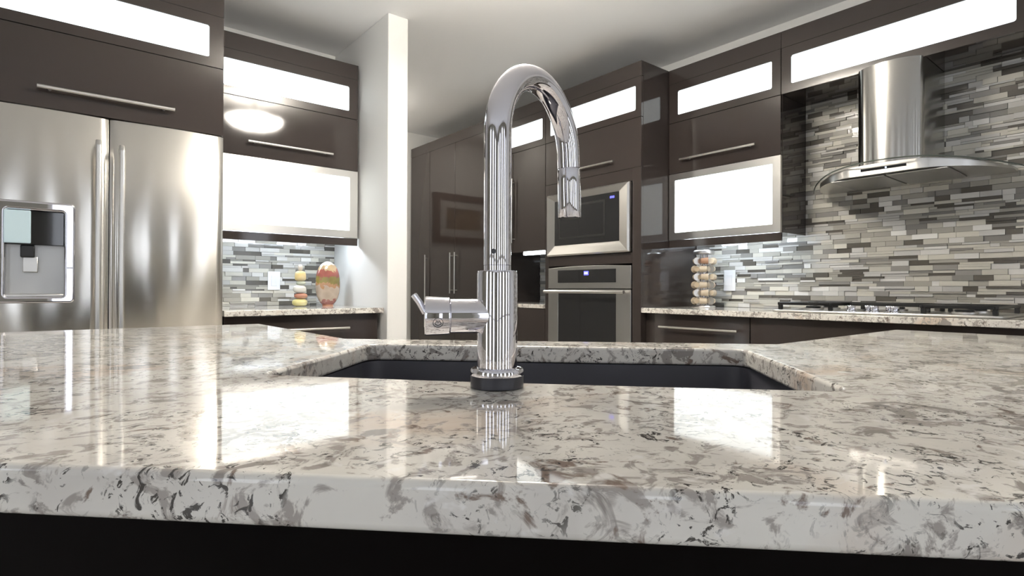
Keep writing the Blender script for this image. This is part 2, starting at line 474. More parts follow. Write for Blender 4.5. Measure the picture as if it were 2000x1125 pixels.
def lay_tiles(o, wall_obj, surf, tiles, limit=300, key=None):
    if key: tiles = sorted(tiles, key=key)
    for u0, u1, z0, z1, pr, k in tiles[:limit]:
        ob = bpy.data.objects.new('tile', unit_tile(k)); COL.objects.link(ob); ob.parent = wall_obj
        d1 = surf + 0.001; d0 = surf - pr
        ob.location = opt(o, (u0 + u1) / 2, (d0 + d1) / 2, (z0 + z1) / 2)
        ob.scale = opt(o, u1 - u0, d1 - d0, z1 - z0)
    rest = tiles[limit:]
    if rest:
        mb = MB(); idx = []; kinds = [k[0] for k in TILE_KINDS]
        for u0, u1, z0, z1, pr, k in rest:
            obox(mb, o, u0, u1, surf - pr, surf + 0.001, z0, z1); idx += [kinds.index(k)] * 6
        ob = mb.build('tile_field', kinds[0], wall_obj, smooth=False)
        for k in kinds[1:]: ob.data.materials.append(MATS[k])
        ob.data.polygons.foreach_set('material_index', idx)
        ob['kind'] = 'stuff'; ob['label'] = 'further small mosaic tiles of the wall covering'
    return
CT = 0.914
SURF_R, SURF_L = WALL_R - 0.004, WALL_L - 0.004
MB().box(SURF_R, WALL_R, -0.62, 2.16, CT, 2.12).build('grout_bed', 'grout', wall_right)
MB().box(0.60, 1.497, SURF_L, WALL_L, CT, 1.36).build('grout_bed', 'grout', wall_left)
RO = (1.876, 1.956, Z(-0.002), Z(0.132))       # right socket plate (Y0,Y1,z0,z1)
LO = (1.058, 1.134, Z(-0.006), Z(0.112))
def in_upper(t): return t[2] > 1.36 and t[0] > 1.445
tl = [t for t in tile_layout(-0.62, 2.16, CT + 0.001, 2.10) if not in_upper(t)]
def seen_key(t):
    y = (t[0] + t[1]) / 2; zc = (t[2] + t[3]) / 2
    dep = 0.6322 * WALL_R + 0.7748 * y
    px = 1000 + 1097 * (0.7748 * WALL_R - 0.6322 * y) / max(dep, 0.1)
    py = 565 - 1097 * (zc - CAMZ) / max(dep, 0.1)
    hidden = px > 1985 or py < 130 or (1685 < px < 1805 and py < 310) or (1600 < px < 1950 and 310 < py < 370) or (px < 1575 and py < 470) or t[3] - t[2] < 0.02
    return (1 if hidden else 0, dep)
lay_tiles('R', wall_right, SURF_R, tl, 298, seen_key)
lay_tiles('L', wall_left, SURF_L, tile_layout(0.60, 1.497, CT + 0.001, 1.345), 300, lambda t: (0 if t[1] > 0.7 else 1, -t[0]))

# ------------------------------------------------------------------ kitchen cabinets
ZT, ZDOOR, ZLINE, ZG0, ZG1 = Z(1.411), Z(1.320), Z(1.068), Z(1.1145), Z(1.267)
ZF1, ZF0, ZRAIL = Z(0.742), Z(0.320), Z(0.2735)
ZLG0, ZLG1 = Z(0.3655), Z(0.700)
DT = 0.019
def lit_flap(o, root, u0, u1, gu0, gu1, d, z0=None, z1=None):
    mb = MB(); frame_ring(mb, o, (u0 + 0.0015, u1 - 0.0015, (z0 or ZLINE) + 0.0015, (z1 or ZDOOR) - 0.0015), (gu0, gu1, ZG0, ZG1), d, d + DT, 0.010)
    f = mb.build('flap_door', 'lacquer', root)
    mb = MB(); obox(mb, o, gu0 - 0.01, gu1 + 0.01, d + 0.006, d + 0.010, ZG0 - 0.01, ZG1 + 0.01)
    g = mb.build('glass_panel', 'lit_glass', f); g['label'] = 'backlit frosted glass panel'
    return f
def solid_door(o, root, u0, u1, z0, z1, d, name='door'):
    mb = MB(); obox(mb, o, u0 + 0.0015, u1 - 0.0015, d, d + DT, z0 + 0.0015, z1 - 0.0015)
    return mb.build(name, 'lacquer', root, bevel=0.0012, bseg=2)
def wall_cabinet(o, u0, u1, d, back, g, lg, hu, label, endpiece=0.0):
    base = opt(o, (u0 + u1) / 2, back, ZRAIL)
    r = thing('wall_cabinet', base, label, 'cabinet', 'glass-fronted wall cabinets')
    mb = MB(); obox(mb, o, u0, u1, d + DT + 0.002, back, ZF0, ZT); mb.build('body', 'lacquer', r, bevel=0.001)
    mb = MB(); obox(mb, o, u0, u1, d, d + DT, ZDOOR, ZT); mb.build('top_filler', 'lacquer', r, bevel=0.001)
    lit_flap(o, r, u0, u1, g[0], g[1], d)
    dr = solid_door(o, r, u0, u1, ZF1, ZLINE, d)
    bar_handle(o, dr, hu[0], hu[1], d, Z(0.8217))
    mb = MB(); frame_ring(mb, o, (u0 + 0.0015, u1 - 0.0015, ZF0, ZF1 - 0.0015), (lg[0], lg[1], ZLG0, ZLG1), d, d + DT, 0.006)
    f = mb.build('framed_door', 'brushed_steel', r); f['label'] = 'brushed steel framed glass door'
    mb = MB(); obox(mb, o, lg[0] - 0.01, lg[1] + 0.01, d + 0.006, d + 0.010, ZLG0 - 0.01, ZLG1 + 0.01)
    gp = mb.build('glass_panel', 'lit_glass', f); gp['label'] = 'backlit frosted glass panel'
    mb = MB(); obox(mb, o, u0, u1, d + 0.004, d + 0.022, ZRAIL, ZF0 - 0.001); mb.build('light_rail', 'lacquer', r, bevel=0.001)
    # LED strip under the cabinet
    mb = MB(); obox(mb, o, u0 + 0.06, u1 - 0.06, d + 0.085, d + 0.105, ZF0 - 0.010, ZF0 - 0.001); s = mb.build('led_strip', 'led', r)
    s['label'] = 'glowing white strip light under the cabinet'
    return r
wall_cabinet('R', 1.445, 2.163, 3.0645, SURF_R - 0.0135, (1.495, 2.100), (1.490, 2.119), (1.577, 2.064), 'brown wall cabinet with two lit panels between hood and oven tower')
wall_cabinet('L', 0.655, 1.4865, 3.365, WALL_L - 0.0185, (0.712, 1.4285), (0.714, 1.434), (0.833, 1.315), 'brown wall cabinet with two lit panels beside the refrigerator')

# cabinet over the hood
r = thing('hood_cabinet', (SURF_R - 0.0135, 0.936, ZLINE), 'low brown cabinet with a long lit panel above the range hood', 'cabinet', 'glass-fronted wall cabinets')
def hood_cab(r):
    u0, u1, d, bk = 0.430, 1.4435, 3.0645, SURF_R - 0.0135
    obox(MB(), 'R', u0, u1, d + DT + 0.002, bk, ZLINE + 0.002, ZT).build('body', 'lacquer', r, bevel=0.001)
    obox(MB(), 'R', u0, u1, d, d + DT, ZDOOR, ZT).build('top_filler', 'lacquer', r, bevel=0.001)
    lit_flap('R', r, u0, u1, 0.479, 1.392, d)
hood_cab(r)

# cabinet over the refrigerator
FY = 3.010
r = thing('fridge_cabinet', (0.186, WALL_L - 0.004, Z(0.742)), 'brown cabinet with a long lit panel above the refrigerator', 'cabinet', 'glass-fronted wall cabinets')
def fridge_cab(r):
    u0, u1, d, bk, zb = -0.272, 0.639, FY, WALL_L - 0.004, Z(0.742)
    obox(MB(), 'L', u0, u1, d + DT + 0.002, bk, zb, ZT).build('body', 'lacquer', r, bevel=0.001)
    obox(MB(), 'L', u0, u1, d, d + DT, ZDOOR, ZT).build('top_filler', 'lacquer', r, bevel=0.001)
    lit_flap('L', r, u0, u1, -0.206, 0.575, d)
    dr = solid_door('L', r, u0, u1, zb, ZLINE, d)
    bar_handle('L', dr, -0.056, 0.4285, d, Z(0.8217), r=0.008)
    obox(MB(), 'L', u0 - 0.022, u0 - 0.002, d, bk, 0, ZT).build('side_panel', 'lacquer', r, bevel=0.001)
fridge_cab(r)

# tall oven tower
TX = 2.786
def oven_tower():
    u0, u1, d, bk = 2.166, 3.030, TX, WALL_R - 0.003
    r = thing('oven_tower', (bk, (u0 + u1) / 2, 0), 'tall brown cabinet tower housing the microwave and the wall oven', 'cabinet', 'tall brown cabinets')
    # carcass around the appliance recess
    mb = MB()
    obox(mb, 'R', u0, u0 + 0.018, d + DT, bk, 0, ZT); obox(mb, 'R', u1 - 0.018, u1, d + DT, bk, 0, ZT)
    obox(mb, 'R', u0 + 0.018, u1 - 0.018, d + DT, bk, Z(0.690), ZT); obox(mb, 'R', u0 + 0.018, u1 - 0.018, d + DT, bk, 0.08, 0.42)
    obox(mb, 'R', u0 + 0.018, u1 - 0.018, bk - 0.02, bk, 0.42, Z(0.690)); obox(mb, 'R', u0 + 0.018, u1 - 0.018, d + DT, bk, Z(0.185), Z(0.222))
    mb.build('body', 'lacquer', r)
    obox(MB(), 'R', u0, u0 + 0.067, d, d + DT, 0.08, Z(0.76)).build('stile', 'lacquer', r, bevel=0.001)
    obox(MB(), 'R', u1 - 0.040, u1, d, d + DT, 0.08, Z(0.76)).build('stile', 'lacquer', r, bevel=0.001)
    obox(MB(), 'R', u0 + 0.067, u1 - 0.040, d, d + DT, Z(0.682), Z(0.76)).build('rail', 'lacquer', r, bevel=0.001)
    obox(MB(), 'R', u0 + 0.067, u1 - 0.040, d, d + DT, Z(0.168), Z(0.236)).build('rail', 'lacquer', r, bevel=0.001)
    solid_door('R', r, u0 + 0.067, u1 - 0.040, 0.08, 0.43, d, 'drawer_front')
    obox(MB(), 'R', u0, u1, d, d + DT, ZDOOR, ZT).build('top_filler', 'lacquer', r, bevel=0.001)
    lit_flap('R', r, u0, u1, 2.211, 2.985, d)
    dr = solid_door('R', r, u0, u1, Z(0.76), ZLINE, d)
    bar_handle('R', dr, 2.366, 2.83, d, Z(0.823))
oven_tower()
def niche_unit():
    u0, u1, d, bk = 3.032, 3.750, TX, WALL_R - 0.003
    r = thing('niche_cabinet', (bk, (u0 + u1) / 2, 0), 'tall brown cabinet with an open tiled niche beside the oven tower', 'cabinet', 'tall brown cabinets')
    mb = MB()
    obox(mb, 'R', u0, u0 + 0.018, d + DT, bk, 0, ZT); obox(mb, 'R', u1 - 0.018, u1, d + DT, bk, 0, ZT)
    obox(mb, 'R', u0 + 0.018, u1 - 0.018, d + DT, bk, Z(0.290), ZT); obox(mb, 'R', u0 + 0.018, u1 - 0.018, d + DT, bk, 0.08, CT - 0.031)
    obox(mb, 'R', u0 + 0.018, u1 - 0.018, bk - 0.012, bk, CT - 0.031, Z(0.29))
    mb.build('body', 'lacquer', r)
    obox(MB(), 'R', u0, u1, d, d + DT, ZDOOR, ZT).build('top_filler', 'lacquer', r, bevel=0.001)
    lit_flap('R', r, u0, u1, 3.066, 3.716, d)
    um = 3.405
    for a, b, hy in ((u0, um, 3.387), (um, u1, 3.424)):
        dr = solid_door('R', r, a, b, Z(0.290), ZLINE, d)
        bar_handle('R', dr, Z(0.364), Z(0.864), d, hy, True)
    for a, b, hy in ((u0, um, 3.387), (um, u1, 3.424)):
        dr = solid_door('R', r, a, b, 0.08, CT - 0.034, d)
        bar_handle('R', dr, 0.50, 0.80, d, hy, True)
    c = obox(MB(), 'R', u0 + 0.018, u1 - 0.018, d - 0.004, bk - 0.012, CT - 0.030, CT).build('niche_worktop', 'granite', r, bevel=0.003)
    c['label'] = 'speckled granite shelf of the niche'
    t = MB().box(d + 0.03, d + 0.055, u0 + 0.02, u0 + 0.28, Z(0.268), Z(0.289)).build('led_strip', 'niche_led', r); t['label'] = 'glowing strip light in the niche top'
    mb = MB(); idx = []; kinds = [k[0] for k in TILE_KINDS]
    for a, b, z0, z1, pr, k in tile_layout(u0 + 0.02, u1 - 0.02, CT + 0.001, Z(0.288)):
        obox(mb, 'R', a, b, bk - 0.013 - pr, bk - 0.011, z0, z1); idx += [kinds.index(k)] * 6
    ob = mb.build('tile_field', kinds[0], r, smooth=False)
    for k in kinds[1:]: ob.data.materials.append(MATS[k])
    ob.data.polygons.foreach_set('material_index', idx); ob['kind'] = 'stuff'; ob['label'] = 'small mosaic tiles lining the niche'
niche_unit()
def pantry():
    u0, u1, d, bk = 3.752, 5.030, TX, WALL_R - 0.003
    r = thing('pantry_cabinet', (bk, (u0 + u1) / 2, 0), 'tall brown three-door pantry cabinet next to the white partition', 'cabinet', 'tall brown cabinets')
    obox(MB(), 'R', u0, u1, d + DT + 0.002, bk, 0, ZT).build('body', 'lacquer', r, bevel=0.001)
    obox(MB(), 'R', u0, u1, d, d + DT, ZDOOR, ZT).build('top_filler', 'lacquer', r, bevel=0.001)
    for a, b, hy in ((4.664, u1, 4.700), (4.226, 4.664, 4.263), (u0, 4.226, 4.189)):
        dr = solid_door('R', r, a, b, 0.08, ZDOOR, d)
        bar_handle('R', dr, Z(-0.36 if hy > 4.5 else -0.035), Z(0.333), d, hy, True, 0.006)
pantry()

# base cabinets under the side worktops
def base_cabinet(o, u0, u1, d, back, label, drawers, hu):
    r = thing('base_cabinet', opt(o, (u0 + u1) / 2, back, 0), label, 'cabinet', 'base cabinets under the side worktops')
    mb = MB(); obox(mb, o, u0, u1, d + DT + 0.002, back, 0.10, CT - 0.032); mb.build('body', 'lacquer', r)
    mb = MB(); obox(mb, o, u0, u1, d + 0.07, back, 0, 0.098); mb.build('plinth', 'lacquer_dark_shaded', r)
    zs = [CT - 0.034 - s for s in drawers]
    top = CT - 0.034
    for h in drawers:
        dr = solid_door(o, r, u0, u1, top - h, top, d, 'drawer_front')
        bar_handle(o, dr, hu[0], hu[1], d, top - 0.075)
        top -= h
    return r
base_cabinet('R', 1.490, 2.092, 2.822, WALL_R - 0.006, 'brown drawer unit between the cooktop and the oven tower', (0.2, 0.29, 0.29), (1.545, 2.040))
base_cabinet('R', 0.392, 1.488, 2.822, WALL_R - 0.006, 'wide brown drawer unit below the cooktop', (0.2, 0.29, 0.29), (0.56, 0.88))
base_cabinet('R', -0.60, 0.390, 2.822, WALL_R - 0.006, 'brown drawer unit past the cooktop, far from the oven', (0.2, 0.29, 0.29), (-0.4, 0.2))
base_cabinet('L', 0.652, 1.476, 3.055, WALL_L - 0.006, 'brown drawer unit beside the refrigerator', (0.2, 0.29, 0.29), (0.845, 1.292))
f = obox(MB(), 'R', 2.094, 2.163, 2.836, WALL_R - 0.006, 0.0, CT - 0.032).build('filler_panel', 'lacquer', bevel=0.001)
tag(f, 'narrow brown filler panel between drawer unit and oven tower', 'panel')

# side worktops
def curve_slab(name, loops, z_top, thick, bev, material, loc):
    cu = bpy.data.curves.new(name, 'CURVE'); cu.dimensions = '2D'; cu.fill_mode = 'BOTH'
    cu.extrude = thick / 2 - bev; cu.bevel_depth = bev; cu.bevel_resolution = 3; cu.offset = -bev
    for lp in loops:
        s = cu.splines.new('POLY'); s.points.add(len(lp) - 1); s.use_cyclic_u = True
        for p, (x, y) in zip(s.points, lp): p.co = (x - loc[0], y - loc[1], 0, 1)
    tmp = bpy.data.objects.new('tmp_curve', cu); COL.objects.link(tmp)
    dg = bpy.context.evaluated_depsgraph_get()
    me = bpy.data.meshes.new_from_object(tmp.evaluated_get(dg))
    bpy.data.objects.remove(tmp); bpy.data.curves.remove(cu)
    for v in me.vertices: v.co.z += z_top - thick / 2 - loc[2]
    bm = bmesh.new(); bm.from_mesh(me); bmesh.ops.remove_doubles(bm, verts=bm.verts, dist=1e-5); bmesh.ops.recalc_face_normals(bm, faces=bm.faces); bm.to_mesh(me); bm.free()
    me.name = name
    me.set_sharp_from_angle(angle=math.radians(40)); me.polygons.foreach_set('use_smooth', [abs(p.normal.z) < 0.999 and abs(p.normal.z) > 0.001 for p in me.polygons])
    me.materials.clear(); me.materials.append(MATS[material])
    o = bpy.data.objects.new(name, me); COL.objects.link(o); o.location = loc; OFF[o.name] = tuple(loc)
    return o
def rect(x0, x1, y0, y1): return [(x0, y0), (x1, y0), (x1, y1), (x0, y1)]
w = curve_slab('worktop', [rect(TX, SURF_R - 0.0135, -0.62, 2.163)], CT, 0.031, 0.004, 'granite', (3.08, 0.77, CT - 0.031))
tag(w, 'speckled granite worktop along the wall under the cooktop', 'worktop')
w = curve_slab('worktop', [rect(0.648, 1.496, 3.020, SURF_L - 0.0135)], CT, 0.031, 0.004, 'granite', (1.07, 3.4, CT - 0.031))
tag(w, 'speckled granite worktop beside the refrigerator', 'worktop')

# ------------------------------------------------------------------ island with corner sink
S2 = math.sqrt(0.5)
def st(s, t): return ((s + t) * S2, (t - s) * S2)
TN, TB = 0.308, 1.177
diag_n, diag_b = TN / S2, TB / S2
ISL = [(-0.22, 1.83), (-0.22, diag_n + 0.22), (diag_n + 0.22, -0.22), (1.82, -0.22), (1.82, 0.540), (diag_b - 0.540, 0.540), (0.492, diag_b - 0.492), (0.492, 1.83)]
def round_poly(pts, rad, n=5):
    out = []; m = len(pts)
    for i in range(m):
        p0, p, p1 = Vector(pts[i - 1]), Vector(pts[i]), Vector(pts[(i + 1) % m])
        r = rad[i] if isinstance(rad, (list, tuple)) else rad
        a, b = (p0 - p).normalized(), (p1 - p).normalized()
        if r <= 0: out.append(tuple(p)); continue
        ang = a.angle(b); dd = r / math.tan(ang / 2)
        pa, pb = p + a * dd, p + b * dd
        for k in range(n + 1):
            q = k / n
            out.append(tuple(pa * (1 - q) ** 2 + p * 2 * q * (1 - q) + pb * q * q))
    return out
HOLE = round_poly([st(-0.383, 0.672), st(-0.16, 0.652), st(0.10, 0.640), st(0.30, 0.636), st(0.318, 1.066), st(-0.386, 1.066)], [0.03, 0.2, 0.2, 0.03, 0.03, 0.03], 6)
isl_outer = round_poly(ISL, 0.012, 3)
w = curve_slab('island_worktop', [isl_outer, HOLE[::-1]], CT, 0.031, 0.0052, 'granite', (0.5, 0.5, CT - 0.031))
tag(w, 'thick speckled granite island worktop with sink cutout in the foreground', 'worktop')
# island base
isl = thing('kitchen_island', (0.6, 0.6, 0), 'dark brown L-shaped island base under the sink worktop', 'cabinet')
BODY = [(-0.17, 1.80), (-0.17, 1.01), (1.01, -0.17), (1.79, -0.17), (1.79, 0.500), (1.105, 0.500), (0.462, 1.143), (0.462, 1.80)]
mbb = MB(); n = len(BODY)
for i in range(n):
    a, b = Vector(BODY[i]), Vector(BODY[(i + 1) % n]); tdir = (b - a).normalized(); nn = Vector((-tdir.y, tdir.x)) * 0.02
    mbb.prism([tuple(a), tuple(b), tuple(b + nn), tuple(a + nn)], 0.09, CT - 0.032)
mbb.build('body', 'lacquer_dark_shaded', isl)  # shade below the worktop is painted in as a near-black body
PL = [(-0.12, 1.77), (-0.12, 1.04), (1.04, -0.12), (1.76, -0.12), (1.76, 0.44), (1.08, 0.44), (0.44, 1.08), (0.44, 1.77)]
MB().prism(PL, 0, 0.088).build('plinth', 'lacquer_dark_shaded', isl)
for k in range(2):          # doors on the sink diagonal and the inner faces
    a = st(-0.40 + k * 0.40, 1.137); b = st(-0.003 + k * 0.40, 1.137); nrm = Vector((S2, S2)) * 0.018
    d_ = MB().prism([a, b, (b[0] + nrm.x, b[1] + nrm.y), (a[0] + nrm.x, a[1] + nrm.y)], 0.10, CT - 0.04).build('door', 'lacquer', isl, bevel=0.001)
# sink
def sink():
    cz = CT - 0.0325
    c = st(-0.034, 0.856)
    r = thing('sink', (c[0], c[1], cz - 0.21), 'dark graphite undermount sink set in the island worktop', 'sink')
    def loop(inset, z, rad):
        pts = round_poly([st(-0.390 + inset, 0.632 + inset), st(0.324 - inset, 0.628 + inset), st(0.326 - inset, 1.074 - inset), st(-0.394 + inset, 1.074 - inset)], rad, 6)
        return [(x, y, z) for x, y in pts]
    rings = [loop(-0.012, cz, 0.05), loop(-0.012, cz - 0.008, 0.05), loop(-0.008, cz - 0.20, 0.05), loop(0.02, cz - 0.212, 0.05)]
    outer = rings
    inner = [loop(0.004, cz, 0.045), loop(0.008, cz - 0.06, 0.045), loop(0.012, cz - 0.17, 0.045), loop(0.03, cz - 0.196, 0.05), loop(0.06, cz - 0.200, 0.05)]
    seq = rings[::-1] + inner
    m = len(seq[0]); vs = [p for l in seq for p in l]; fs = []
    for j in range(len(seq) - 1):
        for i in range(m):
            k = (i + 1) % m; fs.append((j * m + i, j * m + k, (j + 1) * m + k, (j + 1) * m + i))
    fs.append(tuple(range(m))); q = (len(seq) - 1) * m; fs.append(tuple(range(q, q + m)))
    MB().add(vs, fs).build('basin', 'sink_graphite', r, smooth=True)
    d = st(-0.03, 0.90)
    MB().lathe([(0.0, 0.0), (0.045, 0.0), (0.045, 0.004), (0.038, 0.005), (0.034, 0.002), (0.0, 0.002)], 32, (d[0], d[1], cz - 0.1995), cap=False).build('drain', 'brushed_steel', r, smooth=True)
sink()

# ------------------------------------------------------------------ faucet
def faucet():
    fx, fy = 0.3790, 0.4900
    r = thing('faucet', (fx, fy, CT), 'tall chrome gooseneck faucet with side lever on the island', 'faucet')
    O = (fx, fy, CT)
    MB().lathe([(0.0, 0), (0.0275, 0), (0.0292, 0.001), (0.0292, 0.0125), (0.0285, 0.0135), (0, 0.0135)], 48, O, cap=False).build('base_ring', 'black_rubber', r, smooth=True)
    MB().lathe([(0, 0.0135), (0.0288, 0.0135), (0.0292, 0.0145), (0.0292, 0.019), (0.028, 0.021), (0.0235, 0.0222), (0, 0.0222)], 48, O, cap=False).build('flange', 'chrome', r, smooth=True)
    MB().lathe([(0, 0.022), (0.0222, 0.022), (0.0222, 0.125), (0.0216, 0.1275), (0.0205, 0.128), (0, 0.128)], 64, O, cap=False).build('valve_body', 'chrome', r, smooth=True)
    MB().lathe([(0, 0.128), (0.0150, 0.128), (0.0150, 0.1335), (0.0143, 0.134), (0, 0.134)], 48, O, cap=False).build('collar', 'chrome', r, smooth=True)
    # spout: straight riser, half-circle arch, drop
    right = Vector((0.7748, -0.6322, 0)); fwd = Vector((0.6322, 0.7748, 0))
    dirv = (right * 0.565 + fwd * 0.825).normalized()
    R = 0.0805; zs = CT + 0.2820; P = []
    base = Vector((fx, fy, 0))
    for i in range(10): P.append(base + Vector((0, 0, CT + 0.134 + (zs - CT - 0.134) * i / 9)))
    for i in range(1, 37):
        a = PI * i / 36
        P.append(base + dirv * (R - R * math.cos(a)) + Vector((0, 0, zs + R * math.sin(a) * 1.0)))
    end = base + dirv * (2 * R + 0.0012) + Vector((0, 0, CT + 0.270)); P.append(end)
    MB().tube(P, 0.0152, 40).build('spout', 'chrome', r, smooth=True)
    e0 = base + dirv * (2 * R + 0.0012) + Vector((0, 0, CT + 0.2692)); e1 = base + dirv * (2 * R + 0.004) + Vector((0, 0, CT + 0.204))
    MB().tube([e0, e0 + (e1 - e0) * 0.03, e1 + (e0 - e1) * 0.02, e1], [0.0146, 0.0154, 0.0154, 0.0146], 40).build('spray_head', 'chrome', r, smooth=True)
    MB().tube([e1, e1 + Vector((0, 0, -0.001))], 0.0125, 32).build('spray_face', 'black_rubber', r)
    # sensor dot on the riser, facing the viewer
    v = Vector((-fx, -fy, 0)).normalized(); sd = Matrix.Rotation(math.radians(-16), 3, 'Z') @ v
    c = base + sd * 0.0145 + Vector((0, 0, CT + 0.1485))
    MB().tube([c, c + sd * 0.0012], 0.0028, 20).build('sensor_dot', 'black_rubber', r)
    # side valve and lever
    hd = (right * -0.985 + fwd * -0.17).normalized(); hz = CT + 0.0785
    h0 = base + Vector((0, 0, hz)) + hd * 0.010
    def along(d): return base + Vector((0, 0, hz)) + hd * d
    MB().tube([along(0.008), along(0.0515), along(0.0525)], [0.0188, 0.0188, 0.0180], 48).build('valve_barrel', 'chrome', r, smooth=True)
    MB().tube([along(0.0522), along(0.0532), along(0.0775), along(0.0790), along(0.0795)], [0.0190, 0.0203, 0.0212, 0.0204, 0.0], 48).build('handle_cap', 'chrome', r, smooth=True)
    # lever blade out of the cap end
    a0 = along(0.0785) + Vector((0, 0, 0.003)); a1 = along(0.0850) + Vector((0, 0, 0.0150)); a2 = along(0.0905) + Vector((0, 0, 0.0225))
    lv = MB().tube([a0, a1, a2, a2 + (a2 - a1) * 0.12], [0.0034, 0.0036, 0.0036, 0.0016], 20).build('lever', 'chrome', r, smooth=True)
    # round maker's mark on the cap: thin ring with a small peaked figure
    cc = along(0.0655); up = Vector((0, 0, 1)); out = hd.cross(up); out = out if out.dot(v) > 0 else -out
    rad = 0.0210
    def onsurf(a, l, e=0.0001): return cc + hd * l + (out * math.cos(a) + up * math.sin(a)) * (rad + e)
    am = math.radians(-18)
    ring = [onsurf(am + 0.0052 * math.sin(q) / rad, 0.0052 * math.cos(q)) for q in [2 * PI * i / 28 for i in range(29)]]
    MB().tube(ring, 0.00028, 8).build('mark_ring', 'dark_steel', r, smooth=True)
    def seg(p, q): MB().tube([onsurf(am + p[1] / rad, p[0]), onsurf(am + (p[1] + q[1]) / 2 / rad, (p[0] + q[0]) / 2), onsurf(am + q[1] / rad, q[0])], 0.0003, 8).build('mark_stroke', 'dark_steel', r, smooth=True)
    for p, q in (((-0.0034, -0.0012), (-0.0012, 0.0024)), ((-0.0012, 0.0024), (0.0, 0.0)), ((0.0, 0.0), (0.0012, 0.0024)), ((0.0012, 0.0024), (0.0034, -0.0012)), ((-0.0034, -0.0012), (0.0, -0.0034)), ((0.0, -0.0034), (0.0034, -0.0012))): seg(p, q)
faucet()

# ------------------------------------------------------------------ refrigerator
def fridge():
    x0, x1, xm = -0.268, 0.637, 0.1855; zt = Z(0.737); zb = 0.70; Yd = FY - 0.008
    r = thing('refrigerator', (xm, 3.4, 0), 'stainless steel french-door refrigerator with a water dispenser', 'refrigerator')
    MB().box(x0 + 0.004, x1 - 0.004, Yd + 0.075, WALL_L - 0.01, 0.03, zt - 0.002).build('body', 'dark_steel', r, bevel=0.003)
    def panel(name, a, b, z0, z1, hole=None):
        # slightly crowned sheet-metal front with thickness
        nx = 28
        xs = sorted(set([a + (b - a) * i / nx for i in range(nx + 1)] + ([hole[0], hole[1]] if hole else [])))
        zs = sorted(set([z0, z0 + 0.004, z1 - 0.004, z1] + ([hole[2], hole[3]] if hole else [])))
        def fy(x, z):
            q = (x - a) / (b - a); e = min(q, 1 - q) * (b - a)
            yy = Yd - 0.013 * math.sin(PI * min(max(q, 0), 1))
            if e < 0.010: yy += 0.008 * (1 - e / 0.010) ** 2
            if min(z - z0, z1 - z) < 0.002: yy += 0.004
            return yy
        mb = MB(); vid = {}
        for z in zs:
            for x in xs: vid[(x, z)] = len(mb.v); mb.v.append((x, fy(x, z), z))
        for i in range(len(xs) - 1):
            for j in range(len(zs) - 1):
                if hole and xs[i] >= hole[0] - 1e-6 and xs[i + 1] <= hole[1] + 1e-6 and zs[j] >= hole[2] - 1e-6 and zs[j + 1] <= hole[3] + 1e-6: continue
                mb.f.append((vid[(xs[i], zs[j])], vid[(xs[i + 1], zs[j])], vid[(xs[i + 1], zs[j + 1])], vid[(xs[i], zs[j + 1])]))
        # sides and back
        yb = Yd + 0.07
        a_, b_ = xs[0], xs[-1]
        rim = [(x, z0) for x in xs] + [(b_, z) for z in zs[1:]] + [(x, z1) for x in xs[::-1][1:]] + [(a_, z) for z in zs[::-1][1:-1]]
        n0 = len(mb.v); mb.v += [(x, yb, z) for x, z in rim]
        for i in range(len(rim)):
            k = (i + 1) % len(rim); mb.f.append((vid[rim[i]], n0 + i, n0 + k, vid[rim[k]]))
        return mb.build(name, 'fridge_steel', r, smooth=True, angle=50)
    hx0, hx1, hz0, hz1 = -0.150, 0.034, Z(-0.034), Z(0.315)
    dl = panel('door', x0, xm - 0.002, zb, zt, (hx0, hx1, hz0, hz1))
    dr = panel('door', xm + 0.002, x1, zb, zt)
    panel('freezer_drawer', x0, x1, 0.09, zb - 0.006)
    MB().box(x0 + 0.01, x1 - 0.01, Yd + 0.03, Yd + 0.10, 0.01, 0.085).build('toe_grille', 'black_enamel', r)
    def vhandle(parent, xc, za, zb_):
        yq = Yd - 0.062
        mb = MB()
        pts = [(xc, Yd - 0.004, za + 0.012), (xc, yq + 0.012, za + 0.004), (xc, yq, za + 0.020), (xc, yq, zb_ - 0.020), (xc, yq + 0.012, zb_ - 0.004), (xc, Yd - 0.004, zb_ - 0.012)]
        P = [Vector(p) for p in pts]; w, t = 0.0098, 0.009; vs = []; fs = []; sec = rrect(-w, w, -t, t, 0.005, 3); m = len(sec)
        for i, p in enumerate(P):
            d = (P[min(i + 1, 5)] - P[max(i - 1, 0)]).normalized(); nrm = Vector((1, 0, 0)).cross(d)
            vs += [p + Vector((1, 0, 0)) * u + nrm * q for u, q in sec]
        for i in range(5):
            for k in range(m): fs.append((i * m + k, i * m + (k + 1) % m, (i + 1) * m + (k + 1) % m, (i + 1) * m + k))
        fs += [tuple(range(m)), tuple(range(5 * m, 6 * m))]
        mb.add(vs, fs).build('handle', 'brushed_steel', parent, smooth=True)
    vhandle(dl, 0.1445, 0.78, Z(0.625)); vhandle(dr, 0.2265, 0.78, Z(0.615))
    MB().tube([(-0.14, Yd - 0.06, 0.62), (0.51, Yd - 0.06, 0.62)], 0.011, 16).tube([(-0.10, Yd - 0.06, 0.62), (-0.10, Yd, 0.62)], 0.008, 12).tube([(0.47, Yd - 0.06, 0.62), (0.47, Yd, 0.62)], 0.008, 12).build('drawer_handle', 'brushed_steel', r, smooth=True)
    # dispenser
    yf = Yd - 0.020
    mb = MB(); frame_ring(mb, 'L', (-0.190, 0.070, Z(-0.062), Z(0.352)), (hx0, hx1, hz0, hz1), yf, Yd + 0.012, 0.010, 0.018)
    fr = mb.build('dispenser_frame', 'chrome', r, bevel=0.009, bseg=4); fr['label'] = 'glossy chrome surround of the water dispenser'
    mb = MB(); yb = Yd + 0.068
